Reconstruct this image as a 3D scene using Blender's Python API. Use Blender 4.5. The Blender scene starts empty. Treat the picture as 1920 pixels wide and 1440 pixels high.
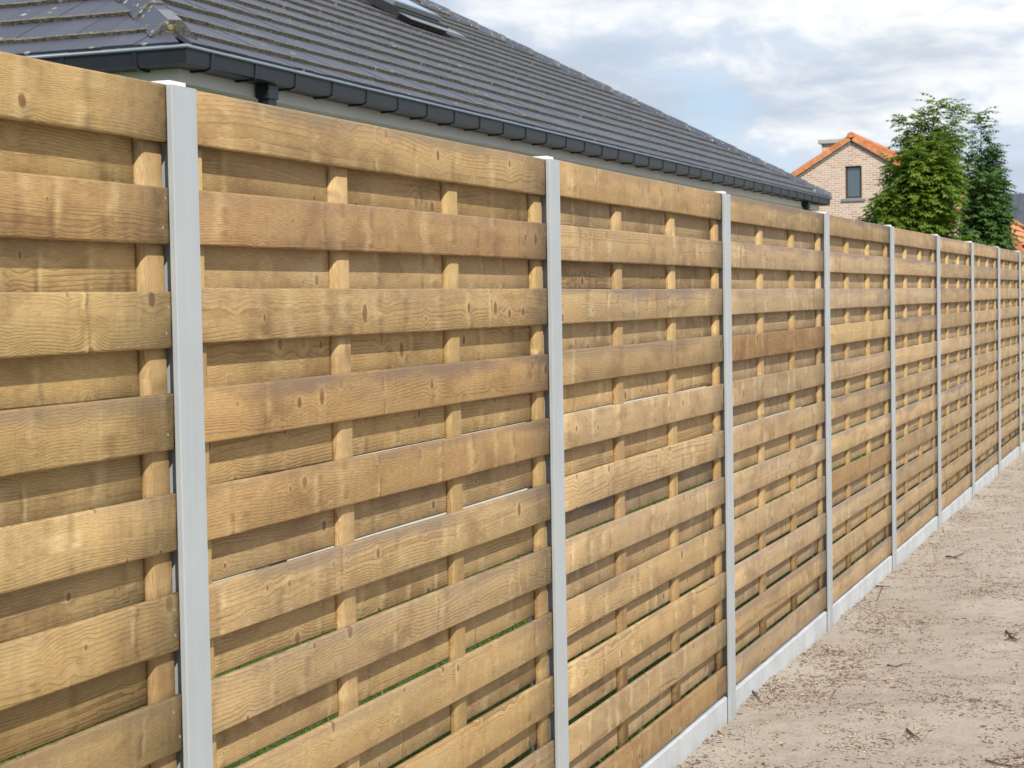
import bpy, math, random
import numpy as np
from mathutils import Vector, Matrix, noise as mnoise

random.seed(7)
RNG = np.random.default_rng(11)
S = bpy.context.scene
COL = S.collection

# ------------------------------------------------------------------ camera
CAM = Vector((1.5966, 0.0, 1.4386))
F_PX = 3391.93
YAW, PITCH, ROLL = 0.3656, -0.0466, -0.0171
fw = Vector((-math.sin(YAW) * math.cos(PITCH), math.cos(YAW) * math.cos(PITCH), math.sin(PITCH)))
r0 = Vector((math.cos(YAW), math.sin(YAW), 0))
u0 = r0.cross(fw)
rt = r0 * math.cos(ROLL) + u0 * math.sin(ROLL)
up = u0 * math.cos(ROLL) - r0 * math.sin(ROLL)
cd = bpy.data.cameras.new('camera')
cam = bpy.data.objects.new('camera', cd)
COL.objects.link(cam)
cam.matrix_world = Matrix(((rt.x, up.x, -fw.x, CAM.x), (rt.y, up.y, -fw.y, CAM.y), (rt.z, up.z, -fw.z, CAM.z), (0, 0, 0, 1)))
cd.sensor_width = 36.0
cd.lens = F_PX * 36.0 / 1920.0
cd.clip_start = 0.05
cd.clip_end = 3000
cd.dof.use_dof = True
cd.dof.focus_distance = 3.9
cd.dof.aperture_fstop = 20.0
S.camera = cam

# ------------------------------------------------------------------ light
SUN = Vector((1.0, -1.15, 1.45)).normalized()
sd = bpy.data.lights.new('sun', 'SUN')
sd.energy = 4.2
sd.angle = math.radians(0.6)
sd.color = (1.0, 0.95, 0.87)
sun = bpy.data.objects.new('sun', sd)
COL.objects.link(sun)
sun.rotation_euler = SUN.to_track_quat('Z', 'Y').to_euler()
sun.location = (6, -6, 12)
S.view_settings.view_transform = 'Standard'
S.view_settings.look = 'None'
S.view_settings.gamma = 1.0
S.view_settings.exposure = 0.25
S.view_settings.use_curve_mapping = False


# ------------------------------------------------------------------ node helpers
def nd(nt, typ, ins=None, **attrs):
    n = nt.nodes.new(typ)
    for k, v in attrs.items():
        setattr(n, k, v)
    for k, v in (ins or {}).items():
        s = n.inputs[k]
        if isinstance(v, bpy.types.NodeSocket):
            nt.links.new(v, s)
        else:
            s.default_value = v
    return n


def M(nt, op, a, b=None, c=None, clamp=False):
    n = nt.nodes.new('ShaderNodeMath')
    n.operation = op
    n.use_clamp = clamp
    for i, v in enumerate((a, b, c)):
        if v is None:
            continue
        if isinstance(v, bpy.types.NodeSocket):
            nt.links.new(v, n.inputs[i])
        else:
            n.inputs[i].default_value = v
    return n.outputs[0]


def mix(nt, f, a, b, mode='MIX'):
    n = nt.nodes.new('ShaderNodeMix')
    n.data_type = 'RGBA'
    n.blend_type = mode
    n.clamp_factor = True
    for i, v in ((0, f), (6, a), (7, b)):
        if isinstance(v, bpy.types.NodeSocket):
            nt.links.new(v, n.inputs[i])
        else:
            n.inputs[i].default_value = v if i == 0 else (v[0], v[1], v[2], 1.0)
    return n.outputs[2]


def smooth(nt, v, a, b, lo=0.0, hi=1.0):
    n = nt.nodes.new('ShaderNodeMapRange')
    n.interpolation_type = 'SMOOTHSTEP'
    n.inputs['From Min'].default_value = a
    n.inputs['From Max'].default_value = b
    n.inputs['To Min'].default_value = lo
    n.inputs['To Max'].default_value = hi
    nt.links.new(v, n.inputs['Value'])
    return n.outputs[0]


def vec(nt, x, y, z=0.0):
    n = nt.nodes.new('ShaderNodeCombineXYZ')
    for i, v in enumerate((x, y, z)):
        if isinstance(v, bpy.types.NodeSocket):
            nt.links.new(v, n.inputs[i])
        else:
            n.inputs[i].default_value = v
    return n.outputs[0]


def noise(nt, v, scale, detail=2.0, rough=0.5, dist=0.0):
    n = nd(nt, 'ShaderNodeTexNoise', {'Vector': v, 'Scale': scale, 'Detail': detail, 'Roughness': rough, 'Distortion': dist})
    return n.outputs[0]


def new_mat(name):
    m = bpy.data.materials.new(name)
    m.use_nodes = True
    nt = m.node_tree
    nt.nodes.clear()
    out = nt.nodes.new('ShaderNodeOutputMaterial')
    b = nt.nodes.new('ShaderNodeBsdfPrincipled')
    nt.links.new(b.outputs[0], out.inputs[0])
    return m, nt, b


def lk(nt, a, node, name):
    nt.links.new(a, node.inputs[name])


# ------------------------------------------------------------------ sky
w = bpy.data.worlds.new('World')
S.world = w
w.use_nodes = True
nt = w.node_tree
nt.nodes.clear()
wo = nt.nodes.new('ShaderNodeOutputWorld')
bg = nt.nodes.new('ShaderNodeBackground')
bg.inputs['Strength'].default_value = 0.1
sky = nt.nodes.new('ShaderNodeTexSky')
sky.sky_type = 'NISHITA'
sky.sun_disc = False
sky.sun_elevation = math.asin(SUN.z)
sky.sun_rotation = math.atan2(SUN.x, SUN.y)
sky.air_density = 1.0
sky.dust_density = 1.2
tc = nt.nodes.new('ShaderNodeTexCoord')
mp = nd(nt, 'ShaderNodeMapping', {'Vector': tc.outputs['Generated'], 'Scale': (1.0, 1.0, 2.3), 'Location': (8.3, 2.2, 0.9)})
V0 = mp.outputs[0]
mp2 = nd(nt, 'ShaderNodeMapping', {'Vector': tc.outputs['Generated'], 'Scale': (1.0, 1.0, 3.6), 'Location': (6.1, 4.4, 0.7)})
big = noise(nt, V0, 4.5, 3.0, 0.5, 0.2)
puff = noise(nt, V0, 13.0, 8.0, 0.55, 0.25)
cov = M(nt, 'ADD', M(nt, 'MULTIPLY', big, 0.55), M(nt, 'MULTIPLY', puff, 0.45))
cf = smooth(nt, cov, 0.39, 0.53)
tone = smooth(nt, puff, 0.45, 0.60)
grey = smooth(nt, noise(nt, mp2.outputs[0], 6.0, 5.0, 0.55, 0.2), 0.42, 0.62)
white = mix(nt, tone, (5.9, 6.6, 7.6), (8.7, 8.75, 8.8))
cc = mix(nt, M(nt, 'MULTIPLY', grey, 0.95), white, (4.7, 5.4, 6.4))
hz = mix(nt, 0.65, sky.outputs[0], (4.9, 6.6, 8.6))
skc = mix(nt, M(nt, 'MULTIPLY', cf, 0.95), hz, cc)
nt.links.new(skc, bg.inputs[0])
nt.links.new(bg.outputs[0], wo.inputs[0])


# ------------------------------------------------------------------ materials
def wood(name, along='y', ws=5.5, bandk=0.52, early=(0.432, 0.294, 0.135), late=(0.118, 0.066, 0.028), knots=True):
    m, nt, b = new_mat(name)
    tc = nt.nodes.new('ShaderNodeTexCoord')
    sp = nd(nt, 'ShaderNodeSeparateXYZ', {'Vector': tc.outputs['Object']})
    oi = nt.nodes.new('ShaderNodeObjectInfo')
    rnd = oi.outputs['Random']
    A = sp.outputs[1] if along == 'y' else sp.outputs[2]
    Bc = sp.outputs[2] if along == 'y' else sp.outputs[1]
    r2 = M(nt, 'FRACT', M(nt, 'MULTIPLY', rnd, 17.31))
    r3 = M(nt, 'FRACT', M(nt, 'MULTIPLY', rnd, 53.77))
    A2 = M(nt, 'ADD', A, M(nt, 'MULTIPLY', rnd, 61.0))
    B2 = M(nt, 'ADD', Bc, M(nt, 'MULTIPLY', r2, 7.0))
    # knots: one candidate per cell, most of them small
    KS = 11.0
    kv = vec(nt, M(nt, 'MULTIPLY', A2, KS), M(nt, 'MULTIPLY', B2, KS), 0.0)
    vo = nd(nt, 'ShaderNodeTexVoronoi', {'Vector': kv, 'Scale': 1.0, 'Randomness': 1.0}, voronoi_dimensions='2D', feature='F1')
    pc = nd(nt, 'ShaderNodeSeparateXYZ', {'Vector': vo.outputs['Position']})
    kc = nd(nt, 'ShaderNodeSeparateColor', {'Color': vo.outputs['Color']})
    dA = M(nt, 'DIVIDE', M(nt, 'SUBTRACT', M(nt, 'MULTIPLY', A2, KS), pc.outputs[0]), KS)
    dB = M(nt, 'DIVIDE', M(nt, 'SUBTRACT', M(nt, 'MULTIPLY', B2, KS), pc.outputs[1]), KS)
    wob = M(nt, 'MULTIPLY', M(nt, 'SUBTRACT', noise(nt, vec(nt, A2, B2, 0.0), 120.0, 3.0, 0.6), 0.5), 0.0070)
    dd = M(nt, 'ADD', M(nt, 'SQRT', M(nt, 'ADD', M(nt, 'MULTIPLY', dA, dA), M(nt, 'MULTIPLY', M(nt, 'MULTIPLY', dB, dB), M(nt, 'ADD', 0.32, M(nt, 'MULTIPLY', kc.outputs[2], 0.65))))), wob)
    ex = M(nt, 'GREATER_THAN', kc.outputs[1], 0.30 if knots else 0.8)
    rk = M(nt, 'ADD', 0.0017, M(nt, 'MULTIPLY', M(nt, 'POWER', kc.outputs[0], 2.8), 0.0095))
    kk = M(nt, 'ADD', M(nt, 'MULTIPLY', rk, 2.4), 0.004)
    q = M(nt, 'DIVIDE', dd, kk)
    e = M(nt, 'MULTIPLY', M(nt, 'EXPONENT', M(nt, 'MULTIPLY', M(nt, 'MULTIPLY', q, q), -0.55)), ex)
    # grain lines part round the knots
    wA = vec(nt, M(nt, 'MULTIPLY', A2, 1.0), M(nt, 'MULTIPLY', B2, 4.0), rnd)
    n1 = M(nt, 'MULTIPLY', M(nt, 'SUBTRACT', noise(nt, wA, 1.0, 2.0), 0.5), 0.10)
    wB = vec(nt, M(nt, 'MULTIPLY', A2, 5.0), M(nt, 'MULTIPLY', B2, 6.0), r2)
    n2 = M(nt, 'MULTIPLY', M(nt, 'SUBTRACT', noise(nt, wB, 1.0, 2.0), 0.5), 0.0070)
    psi = M(nt, 'ADD', M(nt, 'ADD', M(nt, 'SUBTRACT', Bc, M(nt, 'MULTIPLY', dB, M(nt, 'MULTIPLY', e, 0.70))), n1), n2)
    oz = M(nt, 'MULTIPLY', M(nt, 'SUBTRACT', r3, 0.5), 0.20)
    pz = M(nt, 'ADD', psi, oz)
    rad = M(nt, 'SQRT', M(nt, 'ADD', M(nt, 'MULTIPLY', pz, pz), 0.0007))
    ringn = M(nt, 'DIVIDE', rad, M(nt, 'ADD', 0.0030, M(nt, 'MULTIPLY', M(nt, 'MULTIPLY', r2, r2), 0.0048)))
    saw = M(nt, 'FRACT', ringn)
    ring = M(nt, 'MULTIPLY', M(nt, 'POWER', saw, 3.5), smooth(nt, saw, 1.0, 0.93))
    rc = noise(nt, vec(nt, M(nt, 'MULTIPLY', A2, 2.0), M(nt, 'MULTIPLY', B2, 30.0), r3), 1.0, 3.0)
    rcont = smooth(nt, rc, 0.34, 0.66, 0.10, 1.0)
    # whorls: pale raised bands across the board
    WS = ws
    wn = M(nt, 'MULTIPLY', M(nt, 'SUBTRACT', noise(nt, vec(nt, M(nt, 'MULTIPLY', A2, 3.0), M(nt, 'MULTIPLY', B2, 13.0), r3), 1.0, 2.0), 0.5), 0.040)
    wv = nd(nt, 'ShaderNodeTexVoronoi', {'W': M(nt, 'MULTIPLY', M(nt, 'ADD', A2, wn), WS), 'Scale': 1.0, 'Randomness': 1.0}, voronoi_dimensions='1D', feature='F1')
    wd = M(nt, 'DIVIDE', wv.outputs['Distance'], WS)
    wc = nd(nt, 'ShaderNodeSeparateColor', {'Color': wv.outputs['Color']})
    wq = M(nt, 'DIVIDE', wd, M(nt, 'ADD', 0.006, M(nt, 'MULTIPLY', wc.outputs[0], 0.024)))
    band = M(nt, 'MULTIPLY', M(nt, 'EXPONENT', M(nt, 'MULTIPLY', M(nt, 'MULTIPLY', wq, wq), -1.0)),
             M(nt, 'MULTIPLY', M(nt, 'GREATER_THAN', wc.outputs[1], 0.35),
               smooth(nt, noise(nt, vec(nt, M(nt, 'MULTIPLY', A2, 5.0), M(nt, 'MULTIPLY', B2, 22.0), r2), 1.0, 2.0), 0.38, 0.66)))
    wsd = M(nt, 'DIVIDE', M(nt, 'SUBTRACT', M(nt, 'MULTIPLY', M(nt, 'ADD', A2, wn), WS), wv.outputs['W']), WS)
    wwid = M(nt, 'ADD', 0.006, M(nt, 'MULTIPLY', wc.outputs[0], 0.016))
    wq2 = M(nt, 'ADD', M(nt, 'DIVIDE', wsd, wwid), 1.25)
    wmask = M(nt, 'MULTIPLY', M(nt, 'GREATER_THAN', wc.outputs[1], 0.35),
              smooth(nt, noise(nt, vec(nt, M(nt, 'MULTIPLY', A2, 6.0), M(nt, 'MULTIPLY', B2, 30.0), r3), 1.0, 2.0), 0.40, 0.62))
    flank = M(nt, 'MULTIPLY', M(nt, 'EXPONENT', M(nt, 'MULTIPLY', M(nt, 'MULTIPLY', wq2, wq2), -1.4)), wmask)
    und = noise(nt, vec(nt, M(nt, 'MULTIPLY', A2, 17.0), M(nt, 'MULTIPLY', B2, 5.0), r3), 1.0, 3.0, 0.55)
    # soft light and dark patches, fibres, saw fuzz
    pat = noise(nt, vec(nt, M(nt, 'MULTIPLY', A2, 5.5), M(nt, 'MULTIPLY', B2, 9.0), r3), 1.0, 4.0, 0.6)
    fib = noise(nt, vec(nt, M(nt, 'MULTIPLY', A2, 42.0), M(nt, 'MULTIPLY', B2, 650.0), 0.0), 1.0, 2.0)
    fuzz = noise(nt, vec(nt, M(nt, 'MULTIPLY', A2, 300.0), M(nt, 'MULTIPLY', B2, 620.0), 0.0), 1.0, 2.0, 0.7)
    fzone = smooth(nt, noise(nt, vec(nt, M(nt, 'MULTIPLY', A2, 2.2), M(nt, 'MULTIPLY', B2, 8.0), rnd), 1.0, 2.0), 0.42, 0.66)
    col = mix(nt, M(nt, 'MULTIPLY', ring, M(nt, 'MULTIPLY', rcont, 0.90)), early, late)
    col = mix(nt, M(nt, 'MULTIPLY', smooth(nt, pat, 0.52, 0.30), 0.62), col, (0.235, 0.142, 0.064))
    col = mix(nt, M(nt, 'MULTIPLY', smooth(nt, pat, 0.54, 0.72), 0.5), col, (0.46, 0.345, 0.18))
    col = mix(nt, M(nt, 'MULTIPLY', band, bandk), col, (0.56, 0.43, 0.225))
    col = mix(nt, M(nt, 'MULTIPLY', M(nt, 'MULTIPLY', smooth(nt, fuzz, 0.57, 0.74), fzone), 0.85), col, (0.68, 0.55, 0.32))
    col = mix(nt, M(nt, 'MULTIPLY', flank, 0.40), col, (0.165, 0.098, 0.045))  # shaded side of each whorl's relief, painted into the board colour
    fb = M(nt, 'ADD', 0.52, M(nt, 'MULTIPLY', fib, 0.96))
    col = mix(nt, 1.0, col, vec(nt, fb, fb, fb), 'MULTIPLY')
    # knots: pale halo, red-brown heart with its own rings
    halo = M(nt, 'MULTIPLY', M(nt, 'MULTIPLY', ex, kc.outputs[0]), smooth(nt, M(nt, 'DIVIDE', dd, rk), 3.2, 1.0))
    col = mix(nt, M(nt, 'MULTIPLY', halo, 0.5), col, (0.50, 0.375, 0.19))
    core = M(nt, 'MULTIPLY', ex, smooth(nt, M(nt, 'DIVIDE', dd, rk), 1.20, 0.75))
    kr = M(nt, 'FRACT', M(nt, 'MULTIPLY', dd, 420.0))
    kcol = mix(nt, kr, (0.23, 0.105, 0.05), (0.13, 0.055, 0.027))
    kcol = mix(nt, smooth(nt, kc.outputs[1], 0.55, 0.8), kcol, (0.42, 0.28, 0.13))
    col = mix(nt, M(nt, 'MULTIPLY', core, 0.85), col, kcol)
    rim = M(nt, 'MULTIPLY', ex, M(nt, 'MULTIPLY', smooth(nt, M(nt, 'DIVIDE', dd, rk), 0.8, 1.0), smooth(nt, M(nt, 'DIVIDE', dd, rk), 1.3, 1.05)))
    col = mix(nt, M(nt, 'MULTIPLY', rim, 0.25), col, (0.16, 0.08, 0.035))
    # weathered grey patches, strongest towards one long edge
    wz = noise(nt, vec(nt, M(nt, 'MULTIPLY', A2, 2.6), M(nt, 'MULTIPLY', B2, 14.0), r3), 1.0, 4.0, 0.6)
    edge = smooth(nt, Bc, 0.0, 0.05, 0.0, 0.30) if along == 'y' else 0.0
    grey = smooth(nt, M(nt, 'ADD', wz, edge), 0.52, 0.86)
    col = mix(nt, M(nt, 'MULTIPLY', grey, oi.outputs['Alpha']), col, (0.215, 0.158, 0.112))
    col = mix(nt, 1.0, col, oi.outputs['Color'], 'MULTIPLY')
    lk(nt, col, b, 'Base Color')
    b.inputs['Roughness'].default_value = 0.72
    b.inputs['Specular IOR Level'].default_value = 0.25
    h = M(nt, 'ADD', M(nt, 'MULTIPLY', ring, -0.35), M(nt, 'ADD', M(nt, 'MULTIPLY', M(nt, 'SUBTRACT', band, flank), 1.2), M(nt, 'MULTIPLY', und, 5.0)))
    h = M(nt, 'ADD', h, M(nt, 'MULTIPLY', fuzz, M(nt, 'ADD', 0.35, M(nt, 'MULTIPLY', fzone, 1.0))))
    h = M(nt, 'ADD', h, M(nt, 'ADD', M(nt, 'MULTIPLY', pat, 1.2), M(nt, 'MULTIPLY', halo, 0.7)))
    bp = nd(nt, 'ShaderNodeBump', {'Height': h, 'Strength': 0.75, 'Distance': 0.0016})
    lk(nt, bp.outputs[0], b, 'Normal')
    return m


def plain(name, col, rough=0.6, spec=0.4, var=0.06, vs=8.0, bump=0.0, bs=60.0, metal=0.0):
    m, nt, b = new_mat(name)
    tc = nt.nodes.new('ShaderNodeNewGeometry')
    n = noise(nt, tc.outputs['Position'], vs, 5.0, 0.6)
    c = mix(nt, smooth(nt, n, 0.3, 0.7), tuple(x * (1 - var) for x in col), tuple(min(1, x * (1 + var)) for x in col))
    lk(nt, c, b, 'Base Color')
    b.inputs['Roughness'].default_value = rough
    b.inputs['Specular IOR Level'].default_value = spec
    b.inputs['Metallic'].default_value = metal
    if bump:
        h = noise(nt, tc.outputs['Position'], bs, 4.0, 0.6)
        bp = nd(nt, 'ShaderNodeBump', {'Height': h, 'Strength': bump, 'Distance': 0.004})
        lk(nt, bp.outputs[0], b, 'Normal')
    return m


def tile_mat(name, base, mossy=1.0, spots=1.0):
    m, nt, b = new_mat(name)
    g = nt.nodes.new('ShaderNodeNewGeometry')
    P = g.outputs['Position']
    uv = nt.nodes.new('ShaderNodeUVMap')
    uv.uv_map = 'UVMap'
    sp = nd(nt, 'ShaderNodeSeparateXYZ', {'Vector': uv.outputs[0]})
    at = nd(nt, 'ShaderNodeAttribute', {}, attribute_name='rnd')
    rnd = at.outputs['Fac']
    n = noise(nt, P, 3.0, 5.0, 0.6)
    f = M(nt, 'ADD', 0.78, M(nt, 'ADD', M(nt, 'MULTIPLY', rnd, 0.30), M(nt, 'MULTIPLY', n, 0.28)))
    c = mix(nt, 1.0, base, vec(nt, f, f, f), 'MULTIPLY')
    mn = noise(nt, P, 38.0, 5.0, 0.65)
    mn2 = noise(nt, P, 9.0, 3.0, 0.6)
    lim = M(nt, 'ADD', M(nt, 'MULTIPLY', mn, 0.13), M(nt, 'SUBTRACT', M(nt, 'MULTIPLY', mn2, 0.24), 0.075))
    mm = smooth(nt, M(nt, 'SUBTRACT', lim, sp.outputs[1]), -0.02, 0.05)
    mcol = mix(nt, smooth(nt, noise(nt, P, 60.0, 3.0), 0.35, 0.68), (0.070, 0.062, 0.042), (0.215, 0.195, 0.118))
    c = mix(nt, M(nt, 'MULTIPLY', mm, mossy), c, mcol)
    v = nd(nt, 'ShaderNodeTexVoronoi', {'Vector': P, 'Scale': 13.0}, feature='F1')
    vc = nd(nt, 'ShaderNodeSeparateColor', {'Color': v.outputs['Color']})
    sz = M(nt, 'ADD', 0.10, M(nt, 'MULTIPLY', vc.outputs[0], 0.17))
    wb = M(nt, 'MULTIPLY', M(nt, 'SUBTRACT', mn, 0.5), 0.22)
    s = M(nt, 'MULTIPLY', smooth(nt, M(nt, 'SUBTRACT', M(nt, 'ADD', v.outputs['Distance'], wb), sz), 0.03, -0.03), M(nt, 'GREATER_THAN', vc.outputs[1], 0.80 - 0.30 * (spots - 1)))
    lcol = mix(nt, M(nt, 'GREATER_THAN', vc.outputs[2], 0.45), (0.42, 0.44, 0.42), (0.36, 0.28, 0.075))
    c = mix(nt, M(nt, 'MULTIPLY', s, 0.8), c, lcol)
    if spots > 1:
        v2 = nd(nt, 'ShaderNodeTexVoronoi', {'Vector': P, 'Scale': 34.0}, feature='F1')
        v2c = nd(nt, 'ShaderNodeSeparateColor', {'Color': v2.outputs['Color']})
        s2 = M(nt, 'MULTIPLY', smooth(nt, M(nt, 'SUBTRACT', M(nt, 'ADD', v2.outputs['Distance'], wb), 0.30), 0.05, -0.05), M(nt, 'GREATER_THAN', v2c.outputs[1], 0.76))
        c = mix(nt, M(nt, 'MULTIPLY', s2, 0.8), c, mix(nt, M(nt, 'GREATER_THAN', v2c.outputs[2], 0.4), (0.40, 0.41, 0.38), (0.33, 0.26, 0.06)))
    lk(nt, c, b, 'Base Color')
    b.inputs['Roughness'].default_value = 0.5
    b.inputs['Specular IOR Level'].default_value = 0.45
    h = M(nt, 'ADD', M(nt, 'MULTIPLY', mm, M(nt, 'ADD', 0.6, mn)), M(nt, 'MULTIPLY', s, 0.7))
    h = M(nt, 'ADD', h, M(nt, 'MULTIPLY', noise(nt, P, 160.0, 3.0), 0.12))
    bp = nd(nt, 'ShaderNodeBump', {'Height': h, 'Strength': 0.8, 'Distance': 0.008})
    lk(nt, bp.outputs[0], b, 'Normal')
    return m


def brick_mat(name):
    m, nt, b = new_mat(name)
    tc = nt.nodes.new('ShaderNodeNewGeometry')
    sp = nd(nt, 'ShaderNodeSeparateXYZ', {'Vector': tc.outputs['Position']})
    v = vec(nt, M(nt, 'ADD', sp.outputs[0], sp.outputs[1]), sp.outputs[2], 0.0)
    br = nd(nt, 'ShaderNodeTexBrick', {'Vector': v, 'Color1': (0.40, 0.20, 0.135, 1), 'Color2': (0.58, 0.40, 0.29, 1),
                                      'Mortar': (0.66, 0.60, 0.53, 1), 'Scale': 1.0, 'Mortar Size': 0.013, 'Mortar Smooth': 0.2,
                                      'Bias': 0.1, 'Brick Width': 0.21, 'Row Height': 0.068})
    n = noise(nt, tc.outputs['Position'], 2.2, 4.0)
    c = mix(nt, M(nt, 'MULTIPLY', smooth(nt, n, 0.35, 0.7), 0.30), br.outputs['Color'], (0.62, 0.50, 0.40))
    lk(nt, c, b, 'Base Color')
    b.inputs['Roughness'].default_value = 0.85
    bp = nd(nt, 'ShaderNodeBump', {'Height': M(nt, 'SUBTRACT', 1.0, br.outputs['Fac']), 'Strength': 0.6, 'Distance': 0.008})
    lk(nt, bp.outputs[0], b, 'Normal')
    return m


def sand_mat():
    m, nt, b = new_mat('sand')
    g = nt.nodes.new('ShaderNodeNewGeometry')
    P = g.outputs['Position']
    big = noise(nt, P, 1.3, 5.0, 0.6)
    mid = noise(nt, P, 14.0, 5.0, 0.65)
    fine = noise(nt, P, 210.0, 3.0, 0.7)
    c = mix(nt, smooth(nt, big, 0.36, 0.66), (0.405, 0.345, 0.285), (0.470, 0.408, 0.342))
    c = mix(nt, M(nt, 'MULTIPLY', smooth(nt, mid, 0.50, 0.34), 0.38), c, (0.27, 0.205, 0.155))
    c = mix(nt, M(nt, 'MULTIPLY', smooth(nt, fine, 0.42, 0.28), 0.55), c, (0.17, 0.125, 0.095))
    c = mix(nt, M(nt, 'MULTIPLY', smooth(nt, fine, 0.62, 0.74), 0.5), c, (0.52, 0.45, 0.37))
    lk(nt, c, b, 'Base Color')
    b.inputs['Roughness'].default_value = 0.95
    b.inputs['Specular IOR Level'].default_value = 0.1
    gr = noise(nt, P, 95.0, 4.0, 0.75)
    c = mix(nt, M(nt, 'MULTIPLY', smooth(nt, gr, 0.47, 0.34), 0.45), c, (0.21, 0.155, 0.118))
    lk(nt, c, b, 'Base Color')
    h = M(nt, 'ADD', M(nt, 'MULTIPLY', noise(nt, P, 55.0, 6.0, 0.75), 1.3), M(nt, 'MULTIPLY', fine, 0.4))
    bp = nd(nt, 'ShaderNodeBump', {'Height': h, 'Strength': 0.75, 'Distance': 0.012})
    lk(nt, bp.outputs[0], b, 'Normal')
    return m


def concrete_mat():
    m, nt, b = new_mat('cast_concrete')
    g = nt.nodes.new('ShaderNodeNewGeometry')
    P = g.outputs['Position']
    a = noise(nt, P, 5.0, 6.0, 0.6)
    a2 = noise(nt, P, 45.0, 4.0, 0.6)
    c = mix(nt, smooth(nt, a, 0.3, 0.7), (0.42, 0.435, 0.445), (0.54, 0.555, 0.56))
    c = mix(nt, M(nt, 'MULTIPLY', smooth(nt, a2, 0.46, 0.30), 0.35), c, (0.36, 0.365, 0.36))
    sp = nd(nt, 'ShaderNodeSeparateXYZ', {'Vector': P})
    dirt = smooth(nt, M(nt, 'ADD', sp.outputs[2], M(nt, 'MULTIPLY', a, 0.05)), -0.035, -0.075)
    c = mix(nt, M(nt, 'MULTIPLY', dirt, 0.45), c, (0.40, 0.34, 0.27))
    lk(nt, c, b, 'Base Color')
    b.inputs['Roughness'].default_value = 0.85
    bp = nd(nt, 'ShaderNodeBump', {'Height': M(nt, 'ADD', a2, noise(nt, P, 240.0, 2.0)), 'Strength': 0.35, 'Distance': 0.003})
    lk(nt, bp.outputs[0], b, 'Normal')
    return m


def leaf_mat(name, a, bcol, trans=0.35):
    m, nt, b = new_mat(name)
    at = nd(nt, 'ShaderNodeAttribute', {}, attribute_name='rnd')
    c = mix(nt, at.outputs['Fac'], a, bcol)
    lk(nt, c, b, 'Base Color')
    b.inputs['Roughness'].default_value = 0.42
    b.inputs['Specular IOR Level'].default_value = 0.4
    tr = nt.nodes.new('ShaderNodeBsdfTranslucent')
    lc = mix(nt, 1.0, c, (1.15, 1.25, 0.55), 'MULTIPLY')
    nt.links.new(lc, tr.inputs[0])
    ms = nt.nodes.new('ShaderNodeMixShader')
    ms.inputs[0].default_value = trans
    nt.links.new(b.outputs[0], ms.inputs[1])
    nt.links.new(tr.outputs[0], ms.inputs[2])
    out = [n for n in nt.nodes if n.type == 'OUTPUT_MATERIAL'][0]
    nt.links.new(ms.outputs[0], out.inputs[0])
    return m


def glass_mat(name, tint):
    m, nt, b = new_mat(name)
    b.inputs['Base Color'].default_value = (*tint, 1)
    b.inputs['Roughness'].default_value = 0.06
    b.inputs['Specular IOR Level'].default_value = 1.0
    b.inputs['Coat Weight'].default_value = 0.6
    b.inputs['Coat Roughness'].default_value = 0.03
    return m


WOOD = wood('treated_spruce')
WOOD2 = wood('knotty_treated_spruce', ws=8.5, bandk=0.66)
BATTEN = wood('treated_spruce_batten', along='z', early=(0.415, 0.290, 0.135), late=(0.215, 0.128, 0.052), knots=False)
ALU = plain('powder_coated_metal', (0.385, 0.415, 0.425), 0.42, 0.45, 0.03, 6.0, 0.05, 300.0)
def post_mat():
    m, nt, b = new_mat('weathered_powder_coat')
    g = nt.nodes.new('ShaderNodeNewGeometry')
    P = g.outputs['Position']
    sp = nd(nt, 'ShaderNodeSeparateXYZ', {'Vector': P})
    run = noise(nt, vec(nt, M(nt, 'MULTIPLY', sp.outputs[0], 60.0), M(nt, 'MULTIPLY', sp.outputs[1], 60.0), M(nt, 'MULTIPLY', sp.outputs[2], 1.6)), 1.0, 4.0, 0.6)
    blot = noise(nt, P, 7.0, 5.0, 0.6)
    c = mix(nt, smooth(nt, M(nt, 'ADD', M(nt, 'MULTIPLY', run, 0.5), M(nt, 'MULTIPLY', blot, 0.5)), 0.36, 0.64), (0.366, 0.394, 0.404), (0.396, 0.427, 0.438))
    sv = nd(nt, 'ShaderNodeTexVoronoi', {'Vector': P, 'Scale': 46.0}, feature='F1')
    sc = nd(nt, 'ShaderNodeSeparateColor', {'Color': sv.outputs['Color']})
    spk = M(nt, 'MULTIPLY', M(nt, 'LESS_THAN', sv.outputs['Distance'], M(nt, 'MULTIPLY', sc.outputs[0], 0.09)), M(nt, 'GREATER_THAN', sc.outputs[1], 0.86))
    c = mix(nt, M(nt, 'MULTIPLY', spk, 0.6), c, (0.16, 0.14, 0.12))
    mud = smooth(nt, M(nt, 'ADD', sp.outputs[2], M(nt, 'MULTIPLY', noise(nt, P, 60.0, 4.0, 0.7), 0.16)), 0.07, -0.02)
    c = mix(nt, M(nt, 'MULTIPLY', mud, 0.45), c, (0.36, 0.30, 0.24))
    lk(nt, c, b, 'Base Color')
    b.inputs['Roughness'].default_value = 0.44
    bp = nd(nt, 'ShaderNodeBump', {'Height': blot, 'Strength': 0.15, 'Distance': 0.004})
    lk(nt, bp.outputs[0], b, 'Normal')
    return m


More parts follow.
